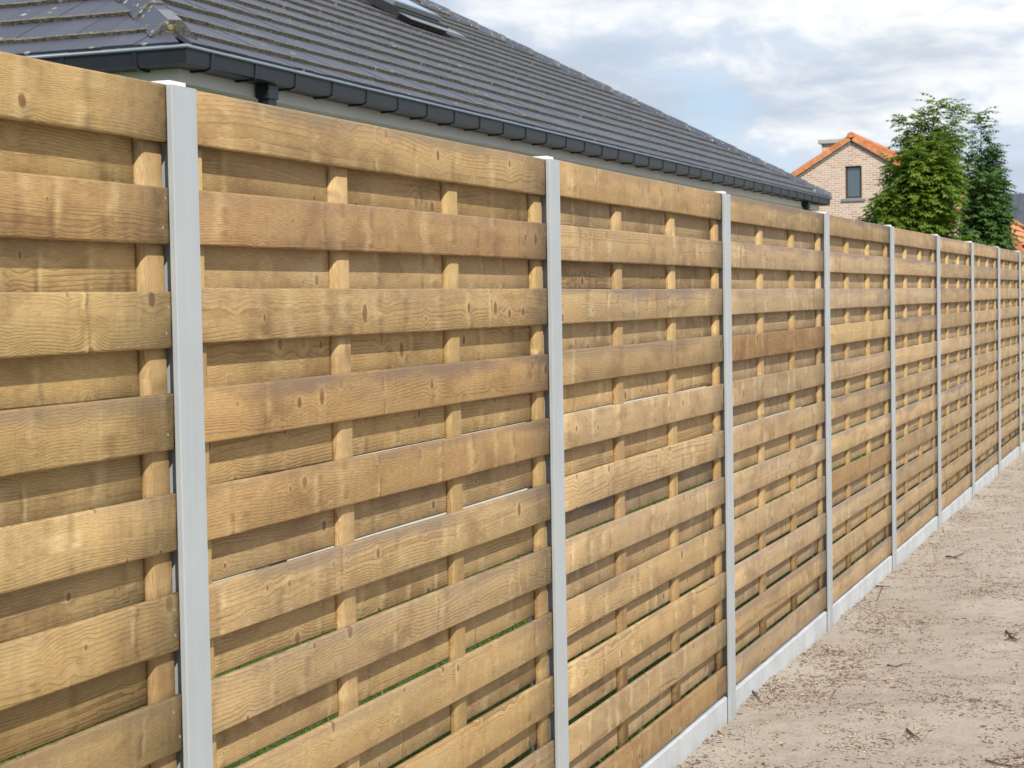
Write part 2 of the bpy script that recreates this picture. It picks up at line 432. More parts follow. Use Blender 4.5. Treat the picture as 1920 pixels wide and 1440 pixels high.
ALU = post_mat()
CAPM = plain('white_plastic', (0.80, 0.80, 0.80), 0.5, 0.4, 0.02)
CONC = concrete_mat()
SAND = sand_mat()
LAWN = plain('lawn_soil', (0.050, 0.085, 0.022), 0.95, 0.1, 0.35, 9.0, 0.6, 60.0)
TILE = tile_mat('slate_grey_tile', (0.056, 0.059, 0.080), 0.85, 1.0)
RIDGE = tile_mat('slate_grey_ridge_tile', (0.058, 0.063, 0.086), 0.55, 2.0)
PATCH = plain('pale_tile_facet', (0.155, 0.155, 0.165), 0.5, 0.4, 0.12, 20.0)
RIMM = plain('sky_sheen_rim', (0.15, 0.19, 0.235), 0.38, 0.5, 0.06, 10.0)  # paler than the gutter: sky reflection on the bead painted as colour
GUT = plain('dark_grey_gutter', (0.013, 0.0165, 0.022), 0.42, 0.35, 0.10, 10.0)
FASC = plain('pale_grey_fascia', (0.64, 0.63, 0.60), 0.6, 0.3, 0.05, 3.0)
WALLW = plain('white_render', (0.74, 0.74, 0.72), 0.9, 0.2, 0.04, 4.0, 0.2, 80.0)
DECK = plain('roof_underlay', (0.03, 0.03, 0.035), 0.9, 0.1)
BRICK = brick_mat('pale_red_brick')
ORANGE = plain('orange_clay_tile', (0.54, 0.205, 0.085), 0.7, 0.3, 0.22, 6.0)
ORANGE2 = plain('pale_orange_clay_tile', (0.60, 0.255, 0.115), 0.7, 0.3, 0.18, 8.0)
STONE = plain('grey_stone', (0.23, 0.23, 0.235), 0.8, 0.2, 0.1, 10.0)
PSTONE = plain('pale_stone', (0.42, 0.41, 0.36), 0.8, 0.2, 0.1, 10.0)
FRAME = plain('dark_brown_frame', (0.050, 0.030, 0.026), 0.5, 0.4)
DKFR = plain('dark_metal_frame', (0.022, 0.024, 0.028), 0.45, 0.5)
ALF = plain('grey_metal_trim', (0.24, 0.27, 0.30), 0.35, 0.5, 0.05, 5.0, metal=0.4)
COPPER = plain('reddish_flashing', (0.24, 0.11, 0.075), 0.6, 0.3, 0.2, 20.0)
PANE = glass_mat('window_glass', (0.055, 0.085, 0.11))
SKPANE = glass_mat('roof_window_glass', (0.34, 0.38, 0.41))  # base tint raised so reflected sky is carried in the colour
DARKROOF = plain('anthracite_roof', (0.060, 0.066, 0.082), 0.5, 0.4, 0.08, 2.0)
BARK = plain('grey_brown_bark', (0.13, 0.105, 0.075), 0.9, 0.1, 0.25, 25.0, 0.6, 60.0)
LEAF_A = leaf_mat('light_ash_leaf', (0.078, 0.142, 0.018), (0.195, 0.280, 0.038), 0.40)
LEAF_B = leaf_mat('dark_ash_leaf', (0.040, 0.096, 0.024), (0.110, 0.190, 0.052), 0.30)
GRASSM = leaf_mat('grass_blade', (0.050, 0.105, 0.018), (0.100, 0.180, 0.034), 0.3)
TWIG = plain('dry_twig', (0.165, 0.112, 0.080), 0.9, 0.1, 0.3, 60.0)
LIT_D = plain('dark_bark_crumb', (0.125, 0.082, 0.060), 0.95, 0.1, 0.4, 40.0)
LIT_M = plain('brown_bark_crumb', (0.205, 0.142, 0.104), 0.95, 0.1, 0.4, 40.0)
LIT_P = plain('pale_straw_crumb', (0.46, 0.36, 0.24), 0.9, 0.1, 0.3, 40.0)
ZINC = plain('pale_gutter_end', (0.48, 0.52, 0.56), 0.4, 0.5)


# ------------------------------------------------------------------ mesh helpers
def link(o, parent=None):
    COL.objects.link(o)
    if parent is not None:
        o.parent = parent
    return o


def mesh(name, verts, faces, mats, parent=None, loc=(0, 0, 0), mi=None, smooth=False, uv=None, rnd=None):
    me = bpy.data.meshes.new(name)
    lv = [(v[0] - loc[0], v[1] - loc[1], v[2] - loc[2]) for v in verts]
    me.from_pydata(lv, [], faces)
    for m in (mats if isinstance(mats, (list, tuple)) else [mats]):
        me.materials.append(m)
    if mi is not None:
        me.polygons.foreach_set('material_index', mi)
    if smooth:
        me.polygons.foreach_set('use_smooth', [True] * len(faces))
    if uv is not None:
        l = me.uv_layers.new(name='UVMap')
        flat = []
        for f in faces:
            for i in f:
                flat += [uv[i][0], uv[i][1]]
        l.data.foreach_set('uv', flat)
    if rnd is not None:
        a = me.attributes.new('rnd', 'FLOAT', 'FACE')
        a.data.foreach_set('value', rnd)
    me.update()
    o = bpy.data.objects.new(name, me)
    o.location = loc
    return link(o, parent)


def tag(o, label=None, cat=None, group=None, kind=None):
    if label:
        o['label'] = label
    if cat:
        o['category'] = cat
    if group:
        o['group'] = group
    if kind:
        o['kind'] = kind
    return o


def empty(name, loc, label, cat, group=None):
    o = bpy.data.objects.new(name, None)
    o.empty_display_size = 0.1
    o.location = loc
    COL.objects.link(o)
    return tag(o, label, cat, group)


class MB:
    def __init__(s):
        s.v, s.f, s.m, s.uv, s.r = [], [], [], [], []

    def add(s, verts, faces, mi=0, uv=None, rnd=0.5):
        b = len(s.v)
        s.v += [tuple(v) for v in verts]
        s.f += [tuple(i + b for i in f) for f in faces]
        s.m += [mi] * len(faces)
        s.uv += uv if uv else [(0.5, 0.5)] * len(verts)
        s.r += [rnd] * len(faces)
        return s

    def box(s, x0, x1, y0, y1, z0, z1, mi=0):
        v = [(x0, y0, z0), (x1, y0, z0), (x1, y1, z0), (x0, y1, z0), (x0, y0, z1), (x1, y0, z1), (x1, y1, z1), (x0, y1, z1)]
        return s.add(v, [(0, 3, 2, 1), (4, 5, 6, 7), (0, 1, 5, 4), (1, 2, 6, 5), (2, 3, 7, 6), (3, 0, 4, 7)], mi)

    def bbox(s, x0, x1, y0, y1, z0, z1, r, axis=2, seg=2, mi=0):
        """box with the four edges along one axis rounded"""
        lo = [x0, y0, z0]
        hi = [x1, y1, z1]
        a, b = [i for i in range(3) if i != axis]
        prof = []
        for cx, cy, t0 in ((hi[a] - r, hi[b] - r, 0), (lo[a] + r, hi[b] - r, 90), (lo[a] + r, lo[b] + r, 180), (hi[a] - r, lo[b] + r, 270)):
            for k in range(seg + 1):
                t = math.radians(t0 + 90 * k / seg)
                prof.append((cx + r * math.cos(t), cy + r * math.sin(t)))
        n = len(prof)
        vs = []
        for h in (lo[axis], hi[axis]):
            for p in prof:
                q = [0, 0, 0]
                q[a], q[b], q[axis] = p[0], p[1], h
                vs.append(q)
        fl = axis == 1
        fs = []
        for i in range(n):
            j = (i + 1) % n
            f = (i, j, n + j, n + i)
            fs.append(f[::-1] if fl else f)
        c0, c1 = tuple(range(n))[::-1], tuple(range(n, 2 * n))
        fs += [c0[::-1], c1[::-1]] if fl else [c0, c1]
        return s.add(vs, fs, mi)

    def tube(s, pts, radii, n=6, mi=0):
        vs, fs = [], []
        P = [Vector(p) for p in pts]
        for i, p in enumerate(P):
            d = (P[min(i + 1, len(P) - 1)] - P[max(i - 1, 0)]).normalized()
            a = d.orthogonal().normalized()
            b = d.cross(a)
            for k in range(n):
                t = 2 * math.pi * k / n
                vs.append(p + (a * math.cos(t) + b * math.sin(t)) * radii[i])
        for i in range(len(P) - 1):
            for k in range(n):
                j = (k + 1) % n
                fs.append((i * n + k, i * n + j, (i + 1) * n + j, (i + 1) * n + k))
        fs.append(tuple(range(n))[::-1])
        fs.append(tuple(range((len(P) - 1) * n, len(P) * n)))
        return s.add(vs, fs, mi)

    def build(s, name, mats, parent=None, loc=(0, 0, 0), smooth=False, uv=False, rnd=False):
        return mesh(name, s.v, s.f, mats, parent, loc, s.m, smooth, s.uv if uv else None, s.r if rnd else None)


# ------------------------------------------------------------------ ground
def gh(x, y):
    """height of the sand"""
    p = Vector((x, y, 0.0))
    h = -0.088 + 0.022 * mnoise.noise(p * 1.1) + 0.014 * mnoise.noise(p * 3.1 + Vector((4, 1, 0))) + 0.006 * mnoise.noise(p * 11.0)
    d = max(0.0, x)
    h += -0.010 * math.exp(-((d - 0.22) / 0.18) ** 2) + 0.012 * math.exp(-(d / 0.06) ** 2) * (0.5 + mnoise.noise(Vector((y * 2.1, 3.3, 0))))
    h += 0.0035 * mnoise.noise(p * 29.0)
    h += 0.008 * abs(mnoise.noise(p * 5.3 + Vector((9, 2, 1)))) * min(1.0, d / 0.1) + 0.009 * mnoise.noise(Vector((y * 5.5, 8.1, 0))) * math.exp(-(d / 0.05) ** 2)
    return h


xs = np.concatenate([np.arange(-0.03, 2.6, 0.028), np.arange(2.6, 6.0, 0.2), [6, 8, 12, 20, 40, 90, 200, 500, 900]])
ys = np.concatenate([[-900, -300, -80, -30, -10, -4, 0, 2, 4], np.arange(5.0, 14.0, 0.028), np.arange(14.0, 24.0, 0.08), [25, 28, 33, 40, 60, 100, 200, 500, 1200]])
gv, gf = [], []
for y in ys:
    for x in xs:
        near = x < 6.1 and 1 < y < 26
        gv.append((x, y, gh(x, y) if near else -0.09))
nx = len(xs)
for j in range(len(ys) - 1):
    for i in range(nx - 1):
        a = j * nx + i
        gf.append((a, a + 1, a + nx + 1, a + nx))
tag(mesh('sand_ground', gv, gf, SAND, smooth=True), 'bare pale sandy ground in front of the fence', None, None, 'structure')
lv = [(-900, -900, -0.15), (-0.03, -900, -0.15), (-0.03, 1200, -0.15), (-900, 1200, -0.15)]
tag(mesh('lawn', lv, [(0, 1, 2, 3)], LAWN), 'green lawn behind the fence', None, None, 'structure')

# ------------------------------------------------------------------ fence
PY, H, W = 1.8403, 1.80, 0.0785
S1 = 2.6366
NPOST = 11                                # posts 0 .. 10, post 1 is the nearest in view


def post_y(i):
    return S1 + PY * (i - 1)


def board_mesh(name, seed, hgt, thick, length):
    rr = random.Random(seed)
    r = 0.0042
    hz, hx = hgt / 2, thick / 2
    prof = []
    for cx, cz, t0 in ((hx - r, hz - r, 0), (-hx + r, hz - r, 90), (-hx + r, -hz + r, 180), (hx - r, -hz + r, 270)):
        for k in range(3):
            t = math.radians(t0 + 45 * k)
            prof.append((cx + r * math.cos(t), cz + r * math.sin(t)))
    n, seg = len(prof), 7
    vs, fs = [], []
    bow = rr.uniform(-0.0018, 0.0018)
    for k in range(seg + 1):
        y = length * k / seg
        c = bow * math.sin(math.pi * k / seg)
        je = [rr.uniform(-0.0008, 0.0008), rr.uniform(-0.0008, 0.0008)]
        for (px, pz) in prof:
            vs.append((px, y, pz + c + (je[0] if pz > 0 else je[1])))
    for k in range(seg):
        for i in range(n):
            j = (i + 1) % n
            fs.append((k * n + i, (k + 1) * n + i, (k + 1) * n + j, k * n + j))
    fs.append(tuple(range(n)))
    fs.append(tuple(range(seg * n, (seg + 1) * n))[::-1])
    me = bpy.data.meshes.new(name)
    me.from_pydata(vs, [], fs)
    me.materials.append(WOOD)
    me.polygons.foreach_set('use_smooth', [True] * (len(fs) - 2) + [False] * 2)
    me.update()
    return me


BL = PY - 0.036
BH, TH = 0.0945, 0.0145
BOARDS = [board_mesh('board', k, BH, TH, BL) for k in range(8)]
BACKS = [board_mesh('board', 20 + k, 0.0905, TH, BL) for k in range(8)]


def batten_mesh():
    w_, d_, r = 0.070, 0.0165, 0.0125
    prof = [(0.0, 0.0)]
    vs, fs = [], []
    pts = [(0.0, 0.0), (0.0, w_)]
    for k in range(5):
        t = math.radians(90 - 90 * k / 4)
        pts.append((d_ - r + r * math.cos(t), w_ - r + r * math.sin(t)))
    for k in range(5):
        t = math.radians(0 - 90 * k / 4)
        pts.append((d_ - r + r * math.cos(t), r + r * math.sin(t)))
    n = len(pts)
    zs = (0.0, 0.6, 1.2, 1.79)
    for z in zs:
        vs += [(a, b, z) for a, b in pts]
    for k in range(len(zs) - 1):
        for i in range(n):
            j = (i + 1) % n
            fs.append((k * n + j, k * n + i, (k + 1) * n + i, (k + 1) * n + j))
    fs.append(tuple(range(n)))
    fs.append(tuple(range((len(zs) - 1) * n, len(zs) * n))[::-1])
    me = bpy.data.meshes.new('batten')
    me.from_pydata(vs, [], fs)
    me.materials.append(BATTEN)
    me.polygons.foreach_set('use_smooth', [True] * (len(fs) - 2) + [False] * 2)
    me.update()
    return me


BAT = batten_mesh()
_nv = [(-0.001, 0.0, 0.0)] + [(h_, 0.0026 * math.cos(math.pi * k_ / 4), 0.0026 * math.sin(math.pi * k_ / 4)) for h_ in (-0.001, 0.0006) for k_ in range(8)]
_nf = [(1 + k_, 1 + (k_ + 1) % 8, 9 + (k_ + 1) % 8, 9 + k_) for k_ in range(8)] + [tuple(range(9, 17))]
NAIL = bpy.data.meshes.new('nail')
NAIL.from_pydata(_nv, [], _nf)
NAIL.materials.append(plain('galvanised_nail', (0.42, 0.43, 0.43), 0.4, 0.5, 0.1, 50.0, metal=0.6))
ORD = ['', 'first', 'second', 'third', 'fourth', 'fifth', 'sixth', 'seventh', 'eighth', 'ninth', 'tenth']
PLAB = {1: 'nearest golden timber fence panel, cut off by the left edge of the photo',
        2: 'wide timber fence panel with a reddish second board between the two nearest grey posts',
        3: 'timber fence panel with greyed back boards between the second and third grey posts',
        4: 'timber fence panel with a dark red-brown fourth board, right of the third grey post',
        10: 'farthest sliver of timber fence panel at the right edge, beyond the ninth grey post'}
# tint (multiplier), grey weathering
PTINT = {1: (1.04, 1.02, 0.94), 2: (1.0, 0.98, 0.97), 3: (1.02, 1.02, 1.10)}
SPECIAL = {(2, 'f', 1): ((0.90, 0.81, 0.79), 0.35), (2, 'f', 3): ((0.95, 0.86, 0.78), 0.95), (2, 'f', 4): ((0.92, 0.84, 0.78), 0.6),
           (2, 'f', 2): ((0.98, 0.95, 0.92), 0.35), (1, 'f', 0): ((1.06, 1.03, 0.92), 0.1), (1, 'f', 1): ((0.98, 0.9, 0.82), 0.15),
           (1, 'f', 2): ((1.08, 1.08, 1.0), 0.1), (3, 'b', 5): ((0.70, 0.74, 0.88), 1.0), (3, 'f', 0): ((1.05, 1.0, 1.0), 0.5),
           (4, 'f', 3): ((0.74, 0.63, 0.57), 0.5), (4, 'b', 4): ((0.85, 0.86, 0.95), 0.8), (4, 'f', 0): ((0.86, 0.86, 0.90), 0.9),
           (5, 'f', 0): ((0.84, 0.85, 0.90), 0.9), (5, 'f', 3): ((1.12, 1.12, 1.1), 0.1), (5, 'f', 7): ((0.84, 0.76, 0.74), 0.4),
           (3, 'f', 10): ((0.86, 0.78, 0.72), 0.3), (1, 'b', 0): ((0.98, 0.96, 0.85), 0.2)}
PITCHZ = 0.1692
rb = random.Random(21)
for k in range(1, 11):
    y0 = post_y(k - 1) + 0.018
    lab = PLAB.get(k, 'timber fence panel of woven boards between the %s and %s grey posts from the left' % (ORD[k - 1], ORD[k]))
    dz = 0.0 if k < 3 else rb.uniform(-0.003, 0.003)
    pe = empty('timber_fence', (0, y0, dz), lab, 'fence panel', 'woven timber fence panels along the sand')
    for q in range(11):
        for side in ('f', 'b'):
            if side == 'b' and q == 10:
                continue
            o = bpy.data.objects.new('front_board' if side == 'f' else 'back_board', rb.choice(BOARDS if side == 'f' else BACKS))
            zc = H - BH / 2 + 0.003 - PITCHZ * q - (PITCHZ / 2 - {1: 0.0, 2: 0.0021}.get(k, 0.0024) if side == 'b' else 0) + rb.uniform(-0.0022, 0.0022)
            xc = -TH / 2 if side == 'f' else -TH / 2 - 0.0145 - 0.0165
            fl = rb.random() < 0.5
            o.location = (xc, rb.uniform(-0.002, 0.002) + (BL if fl else 0), zc)
            o.rotation_euler = (rb.uniform(-0.0012, 0.0012), rb.uniform(-0.012, 0.012), math.pi if fl else 0)
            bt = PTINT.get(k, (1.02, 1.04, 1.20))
            g = rb.gauss(0.99, 0.09)
            hue = rb.gauss(0, 0.035)
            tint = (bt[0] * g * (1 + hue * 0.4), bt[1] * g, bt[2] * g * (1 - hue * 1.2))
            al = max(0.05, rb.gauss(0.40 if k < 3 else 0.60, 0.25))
            if side == 'b':
                al *= 0.5
                tint = tuple(c * 0.97 for c in tint)
            if (k, side, q) in SPECIAL:
                tint, al = SPECIAL[(k, side, q)]
            o.color = (*tint, min(1, al))
            link(o, pe)
            if k > 2 or rb.random() < 0.25:
                o.material_slots[0].link = 'OBJECT'
                o.material_slots[0].material = WOOD2
            if side == 'f' and k < 5:
                for by in (0.055, 0.619, 1.196, 1.766):
                    for nz in (-0.024, 0.024):
                        if rb.random() < 0.30:
                            nl = bpy.data.objects.new('nail', NAIL)
                            yy = by + rb.uniform(-0.012, 0.012)
                            nl.location = (-TH / 2 if fl else TH / 2, (BL - yy) if fl else yy, (nz + rb.uniform(-0.006, 0.006)))
                            nl.rotation_euler = (0, 0, math.pi if fl else 0)
                            link(nl, o)
    for bi, by in enumerate((0.020, 0.584, 1.161, 1.731)):
        o = bpy.data.objects.new('batten', BAT)
        fl = rb.random() < 0.5
        o.location = (-0.0312, by + rb.uniform(-0.003, 0.003), 0.006 + rb.uniform(-0.004, 0.004))
        g = rb.gauss(1.0, 0.08)
        o.color = (g, g * rb.uniform(0.93, 1.0), g * rb.uniform(0.82, 0.98), rb.uniform(0.0, 0.4))
        link(o, pe)

# posts
cov_ = MB().bbox(0.0012, 0.0128, -W / 2, W / 2, -0.42, H + 0.0015, 0.0016, 2, 2)
bod_ = MB()
bod_.box(-0.064, -0.0035, -0.0135, 0.0135, -0.45, H - 0.001)
bod_.box(-0.066, -0.058, -0.034, 0.034, -0.45, H - 0.0015)
bod_.box(-0.0034, 0.0011, -0.010, 0.010, -0.40, H - 0.002)
cap_ = MB().bbox(-0.078, 0.0006, -0.027, 0.027, H - 0.0008, H + 0.0105, 0.003, 2, 2)
proto = None
POSTS = {0: 'grey metal fence post left out of frame before the nearest panel',
         1: 'nearest grey metal fence post, the widest and leftmost in the photo',
         2: 'second grey metal fence post from the left, right of the reddish board',
         10: 'last grey metal fence post beyond the right edge'}
for i in range(NPOST):
    y = post_y(i)
    lab = POSTS.get(i, '%s slim grey metal fence post from the left with a white cap' % ORD[i])
    pe = empty('fence_post', (0, y, -0.09), lab, 'fence post', 'grey metal posts holding the fence panels')
    pe.rotation_euler = (0 if i in (1, 2) else rb.uniform(-0.0012, 0.0012), 0, rb.uniform(-0.004, 0.004))
    for nm, mb_, mt in (('post_body', bod_, ALU), ('cover_strip', cov_, ALU), ('post_cap', cap_, CAPM)):
        if proto is None or nm not in proto:
            o = mb_.build(nm, mt, pe)
            o.location = (0, 0, 0.09)
            proto = proto or {}
            proto[nm] = o
        else:
            o = proto[nm].copy()
            link(o, pe)
# concrete gravel boards
gb = None
for k in range(1, 11):
    y0 = post_y(k - 1) + 0.0165
    y1 = post_y(k) - 0.0165
    if k == 3:
        lab = 'concrete gravel board cut by the bottom edge, under the third timber panel'
    elif k < 3:
        lab = 'concrete gravel board below the photo edge under the %s timber panel' % ORD[k]
    else:
        lab = 'pale concrete gravel board under the %s timber panel from the left' % ORD[k]
    if gb is None:
        m_ = MB().bbox(-0.036, -0.0015, 0, y1 - y0, -0.30, -0.0015, 0.003, 1, 1)
        gb = m_.build('gravel_board', CONC)
        o = gb
    else:
        o = gb.copy()
        link(o)
    o.location = (0, y0, 0)
    tag(o, lab, 'gravel board', 'concrete gravel boards under the fence panels')

# ------------------------------------------------------------------ dark roofed house behind the fence
XH, ZH, YA, YB = -3.0, 2.7025, 7.6857, 23.90
XW = -13.0                                    # far side
MS = 0.56
house = empty('bungalow', (-8.0, 15.8, -0.15), 'low bungalow with a dark slate-grey hipped roof behind the fence', 'house')
HO = (0, 0, 0)


def hp(o):
    """child built in world coordinates"""
    o.location = (-house.location.x, -house.location.y, -house.location.z)
    return o


wb = MB()
o_ = 0.35
wb.box(XW + o_, XH - o_, YA + o_, YB - o_, -0.30, 2.56)
hp(wb.build('wall', WALLW, house))


def ring_sweep(mb, prof, mi=0):
    """closed profile (outward, z) swept round the fascia rectangle"""
    x0, x1, y0, y1 = XW + 0.13, XH - 0.13, YA + 0.13, YB - 0.13
    vs, fs = [], []
    n = len(prof)
    for sx, sy in ((1, -1), (1, 1), (-1, 1), (-1, -1)):
        for (o, z) in prof:
            vs.append(((x1 + o) if sx > 0 else (x0 - o), (y1 + o) if sy > 0 else (y0 - o), z))
    for c in range(4):
        d = (c + 1) % 4
        for i in range(n):
            j = (i + 1) % n
            fs.append((c * n + i, d * n + i, d * n + j, c * n + j))
    mb.add(vs, fs, mi)


z0 = ZH - 2.70
fa = MB()
ring_sweep(fa, [(-0.03, 2.538), (0.0, 2.538), (0.0, 2.69), (-0.03, 2.69)])
hp(fa.build('fascia', FASC, house))
so = MB()
ring_sweep(so, [(-0.28, 2.548), (-0.031, 2.548), (-0.031, 2.566), (-0.28, 2.566)])
hp(so.build('soffit', FASC, house))
gu = MB()
ring_sweep(gu, [(0.002, 2.606), (0.102, 2.606), (0.117, 2.614), (0.122, 2.689), (0.118, 2.689), (0.113, 2.618), (0.100, 2.611), (0.006, 2.611), (0.006, 2.695), (0.002, 2.695)])
gut = hp(gu.build('gutter', GUT, house))
rim = MB()
ring_sweep(rim, [(0.1235 + 0.0115 * math.cos(2 * math.pi * k / 10), 2.693 + 0.0115 * math.sin(2 * math.pi * k / 10)) for k in range(10)])
rim_o = mesh('gutter_rim', rim.v, rim.f, RIMM, gut, smooth=True)
rim_o.data.attributes.new('sharp_edge', 'BOOLEAN', 'EDGE')


def bracket(y=None, x=None):
    pr = [(0.001, 2.596), (0.088, 2.596), (0.122, 2.608), (0.1275, 2.684), (0.123, 2.684), (0.116, 2.616), (0.100, 2.605), (0.001, 2.605)]
    n = len(pr)
    vs = []
    for t in (-0.011, 0.011):
        for (o, z) in pr:
            vs.append((XH - 0.13 + o, y + t, z) if y is not None else (x + t, YA + 0.13 - o, z))
    fs = [(i, (i + 1) % n, n + (i + 1) % n, n + i) for i in range(n)]
    fs += [tuple(range(n))[::-1], tuple(range(n, 2 * n))]
    b = mesh('gutter_bracket', vs, fs, GUT, gut)
    return b


for k in range(35):
    bracket(y=7.936 + 0.4475 * k)
for x in (-3.30, -3.72, -4.16, -4.60, -5.05, -5.5):
    bracket(x=x)
for y in (8.63, 22.70):
    d = MB()
    d.bbox(-3.115, -3.045, y - 0.045, y + 0.045, -0.15, 2.605, 0.006, 2, 1)
    d.bbox(-3.122, -3.038, y - 0.055, y + 0.055, 2.53, 2.597, 0.006, 2, 1)
    hp(d.build('downpipe', GUT, house))

# roof deck, hips at 45 degrees in plan
RZ = 2.678
hw = (XH - XW) / 2
rx = (XH + XW) / 2
dk = [(XH - .04, YA + .04, RZ), (XH - .04, YB - .04, RZ), (XW + .04, YB - .04, RZ), (XW + .04, YA + .04, RZ),
      (rx, YA + hw, RZ + MS * (hw - .04)), (rx, YB - hw, RZ + MS * (hw - .04))]
roof = hp(mesh('roof', dk, [(0, 1, 5, 4), (2, 3, 4, 5), (3, 0, 4), (1, 2, 5), (0, 3, 2, 1)], DECK, house))
CS = math.sqrt(1 + MS * MS)


def slope_tiles(O, e, inn, L, uoff, rows):
    """list of (centre, verts, faces, uvs)"""
    O = Vector(O)
    e = Vector(e)
    u = (Vector(inn) + Vector((0, 0, MS))).normalized()
    n = e.cross(u)
    if n.z < 0:
        n = -n
    out = []
    EXP, TL, TW = 0.293, 0.345, 0.186
    for r in range(rows):
        s0 = -0.10 + EXP * r if r else -0.02
        s0 = 0.195 + EXP * (r - 1) if r else -0.015
        s1 = s0 + TL if r else 0.25
        vb = 0.0 if r else 0.45
        off = (r % 2) * TW / 2
        j = int(-1)
        c = -TW + off
        while c < L + TW:
            a, b_ = c + 0.0015, c + TW - 0.0015
            cor = []
            ok = True
            for s in (s0, s1):
                t = max(0, s) / CS
                lo, hi = t + 0.01, L - t - 0.01
                cor.append((min(max(a, lo), hi), min(max(b_, lo), hi)))
            if cor[0][1] - cor[0][0] > 0.01:
                jit = random.uniform(-0.0015, 0.0025)
                ji = random.uniform(-0.004, 0.004)
                nf, nb, th = 0.046 + jit, 0.020 + jit, 0.024
                P = []
                for (s, nn, (l, h)) in ((s0 + ji, nf, cor[0]), (s1, nb, cor[1])):
                    for ee in (l, h):
                        P.append(O + e * ee + u * s + n * nn)
                        P.append(O + e * ee + u * s + n * (nn - th))
                fs = [(0, 2, 6, 4), (0, 1, 3, 2), (0, 4, 5, 1), (2, 3, 7, 6)]
                if (P[2] - P[0]).cross(P[4] - P[0]).dot(n) < 0:
                    fs = [f[::-1] for f in fs]
                uv = [(0, vb), (0, vb - 0.05), (1, vb), (1, vb - 0.05), (0, 1), (0, 1), (1, 1), (1, 1)]
                cen = (P[0] + P[2] + P[4] + P[6]) / 4
                out.append((cen, P, fs, uv, n))
            c += TW
    return out


tiles = slope_tiles((XH - 0.03, YA + 0.03, RZ + 0.005), (0, 1, 0), (-1, 0, 0), YB - YA - 0.06, 0, 20)
tiles += slope_tiles((XW + 0.03, YA + 0.03, RZ + 0.005), (1, 0, 0), (0, 1, 0), XH - XW - 0.06, 0, 19)


def in_view(p):
    d = p - CAM
    z = d.dot(fw)
    if z < 0.1:
        return None
    return 960 + F_PX * d.dot(rt) / z, 720 - F_PX * d.dot(up) / z, z


scored = []
for t in tiles:
    q = in_view(t[0])
    vis = q is not None and -60 < q[0] < 1980 and -25 < q[1] < 470
    scored.append((t[0] - CAM).length if vis else 1e6 + (t[0] - CAM).length)
order = np.argsort(scored)
rest = MB()
for rank, idx in enumerate(order):
    cen, P, fs, uv, n = tiles[idx]
    rv = random.random()
    if rank < 300:
        o = mesh('roof_tile', [(p.x, p.y, p.z) for p in P], fs, TILE, roof, uv=uv, rnd=[rv] * len(fs))
    else:
        rest.add(P, fs, 0, uv, rv)
o = rest.build('roof_tile', TILE, roof, uv=True, rnd=True)
o['kind'] = 'stuff'


def hip_tiles(base, dirxy, count, first_patch=False):
    h = Vector((dirxy[0], dirxy[1], MS)).normalized()
    c = Vector((-dirxy[1], dirxy[0], 0)).normalized()
    nn = c.cross(h)
    if nn.z < 0:
        nn = -nn
    B = Vector(base)
    LEN, EX = 0.425, 0.385
    for k in range(count):
        prof = [(-0.114, -0.030), (-0.034, 0.056), (0.034, 0.056), (0.114, -0.030)]
        vs, fs, uv = [], [], []
        for si, (s, lift, wf) in enumerate(((k * EX - 0.03, 0.030, 1.04), (k * EX + LEN, 0.018, 0.95))):
            for (a, b_) in prof:
                vs.append(B + h * s + c * a * wf + nn * (b_ + lift))
                uv.append((a * 3 + .5, si))
            for (a, b_) in prof:
                vs.append(B + h * s + c * a * wf * 0.97 + nn * (b_ + lift - 0.024))
                uv.append((a * 3 + .5, -0.04 if si == 0 else 1))
        for i in range(3):
            fs.append((i, i + 1, 8 + i + 1, 8 + i))
            fs.append((4 + i + 1, 4 + i, 12 + i, 12 + i + 1))
            fs.append((i + 1, i, 4 + i, 4 + i + 1))
        fs += [(0, 8, 12, 4), (3, 7, 15, 11)]
        if k == 0:
            fs.append((0, 1, 2, 3))
            fs = [f for f in fs if f not in ((1, 0, 4, 5), (2, 1, 5, 6), (3, 2, 6, 7))]
            mi = [0] * len(fs)
        mi = [0] * len(fs)
        if (vs[1] - vs[0]).cross(vs[8] - vs[0]).dot(nn) < 0:
            fs = [f[::-1] for f in fs]
        o = mesh('ridge_tile', vs, fs, [RIDGE, PATCH], roof, uv=uv, rnd=[random.random()] * len(fs), mi=mi)
        if first_patch and k == 0:
            v2 = [vs[1].lerp(vs[9], 0.0) + nn * 0.003, vs[2] + nn * 0.003, vs[2].lerp(vs[10], 0.55) + nn * 0.003, vs[1].lerp(vs[9], 0.55) + nn * 0.003]
            v3 = [p - nn * 0.006 for p in v2]
            mesh('ridge_end_facet', v2 + v3, [(0, 1, 2, 3), (4, 7, 6, 5), (0, 4, 5, 1), (2, 6, 7, 3), (1, 5, 6, 2), (3, 7, 4, 0)], PATCH, roof)  # paler flat facet on the crest of the lowest ridge tile


hip_tiles((XH - 0.20, YA + 0.20, RZ + 0.022 + 0.14 * MS), (-1, 1), 18, True)
hip_tiles((XH - 0.06, YB - 0.06, RZ + 0.030), (-1, -1), 18)

# roof window, its sash tilted open
sl = Vector((-1, 0, MS)).normalized()
nr = Vector((MS, 0, 1)).normalized()


def rp(y, s, n):
    return Vector((XH, y, 2.72)) + sl * s + nr * n


def slab(mb, y0, y1, s0, s1, na, nb, th, mi=0):
    """slab on the slope, height na at the low edge and nb at the high one"""
    v = [rp(y0, s0, na), rp(y1, s0, na), rp(y1, s1, nb), rp(y0, s1, nb)]
    v += [p - nr * th for p in v]
    mb.add(v, [(0, 1, 2, 3), (4, 7, 6, 5), (0, 4, 5, 1), (1, 5, 6, 2), (2, 6, 7, 3), (3, 7, 4, 0)], mi)


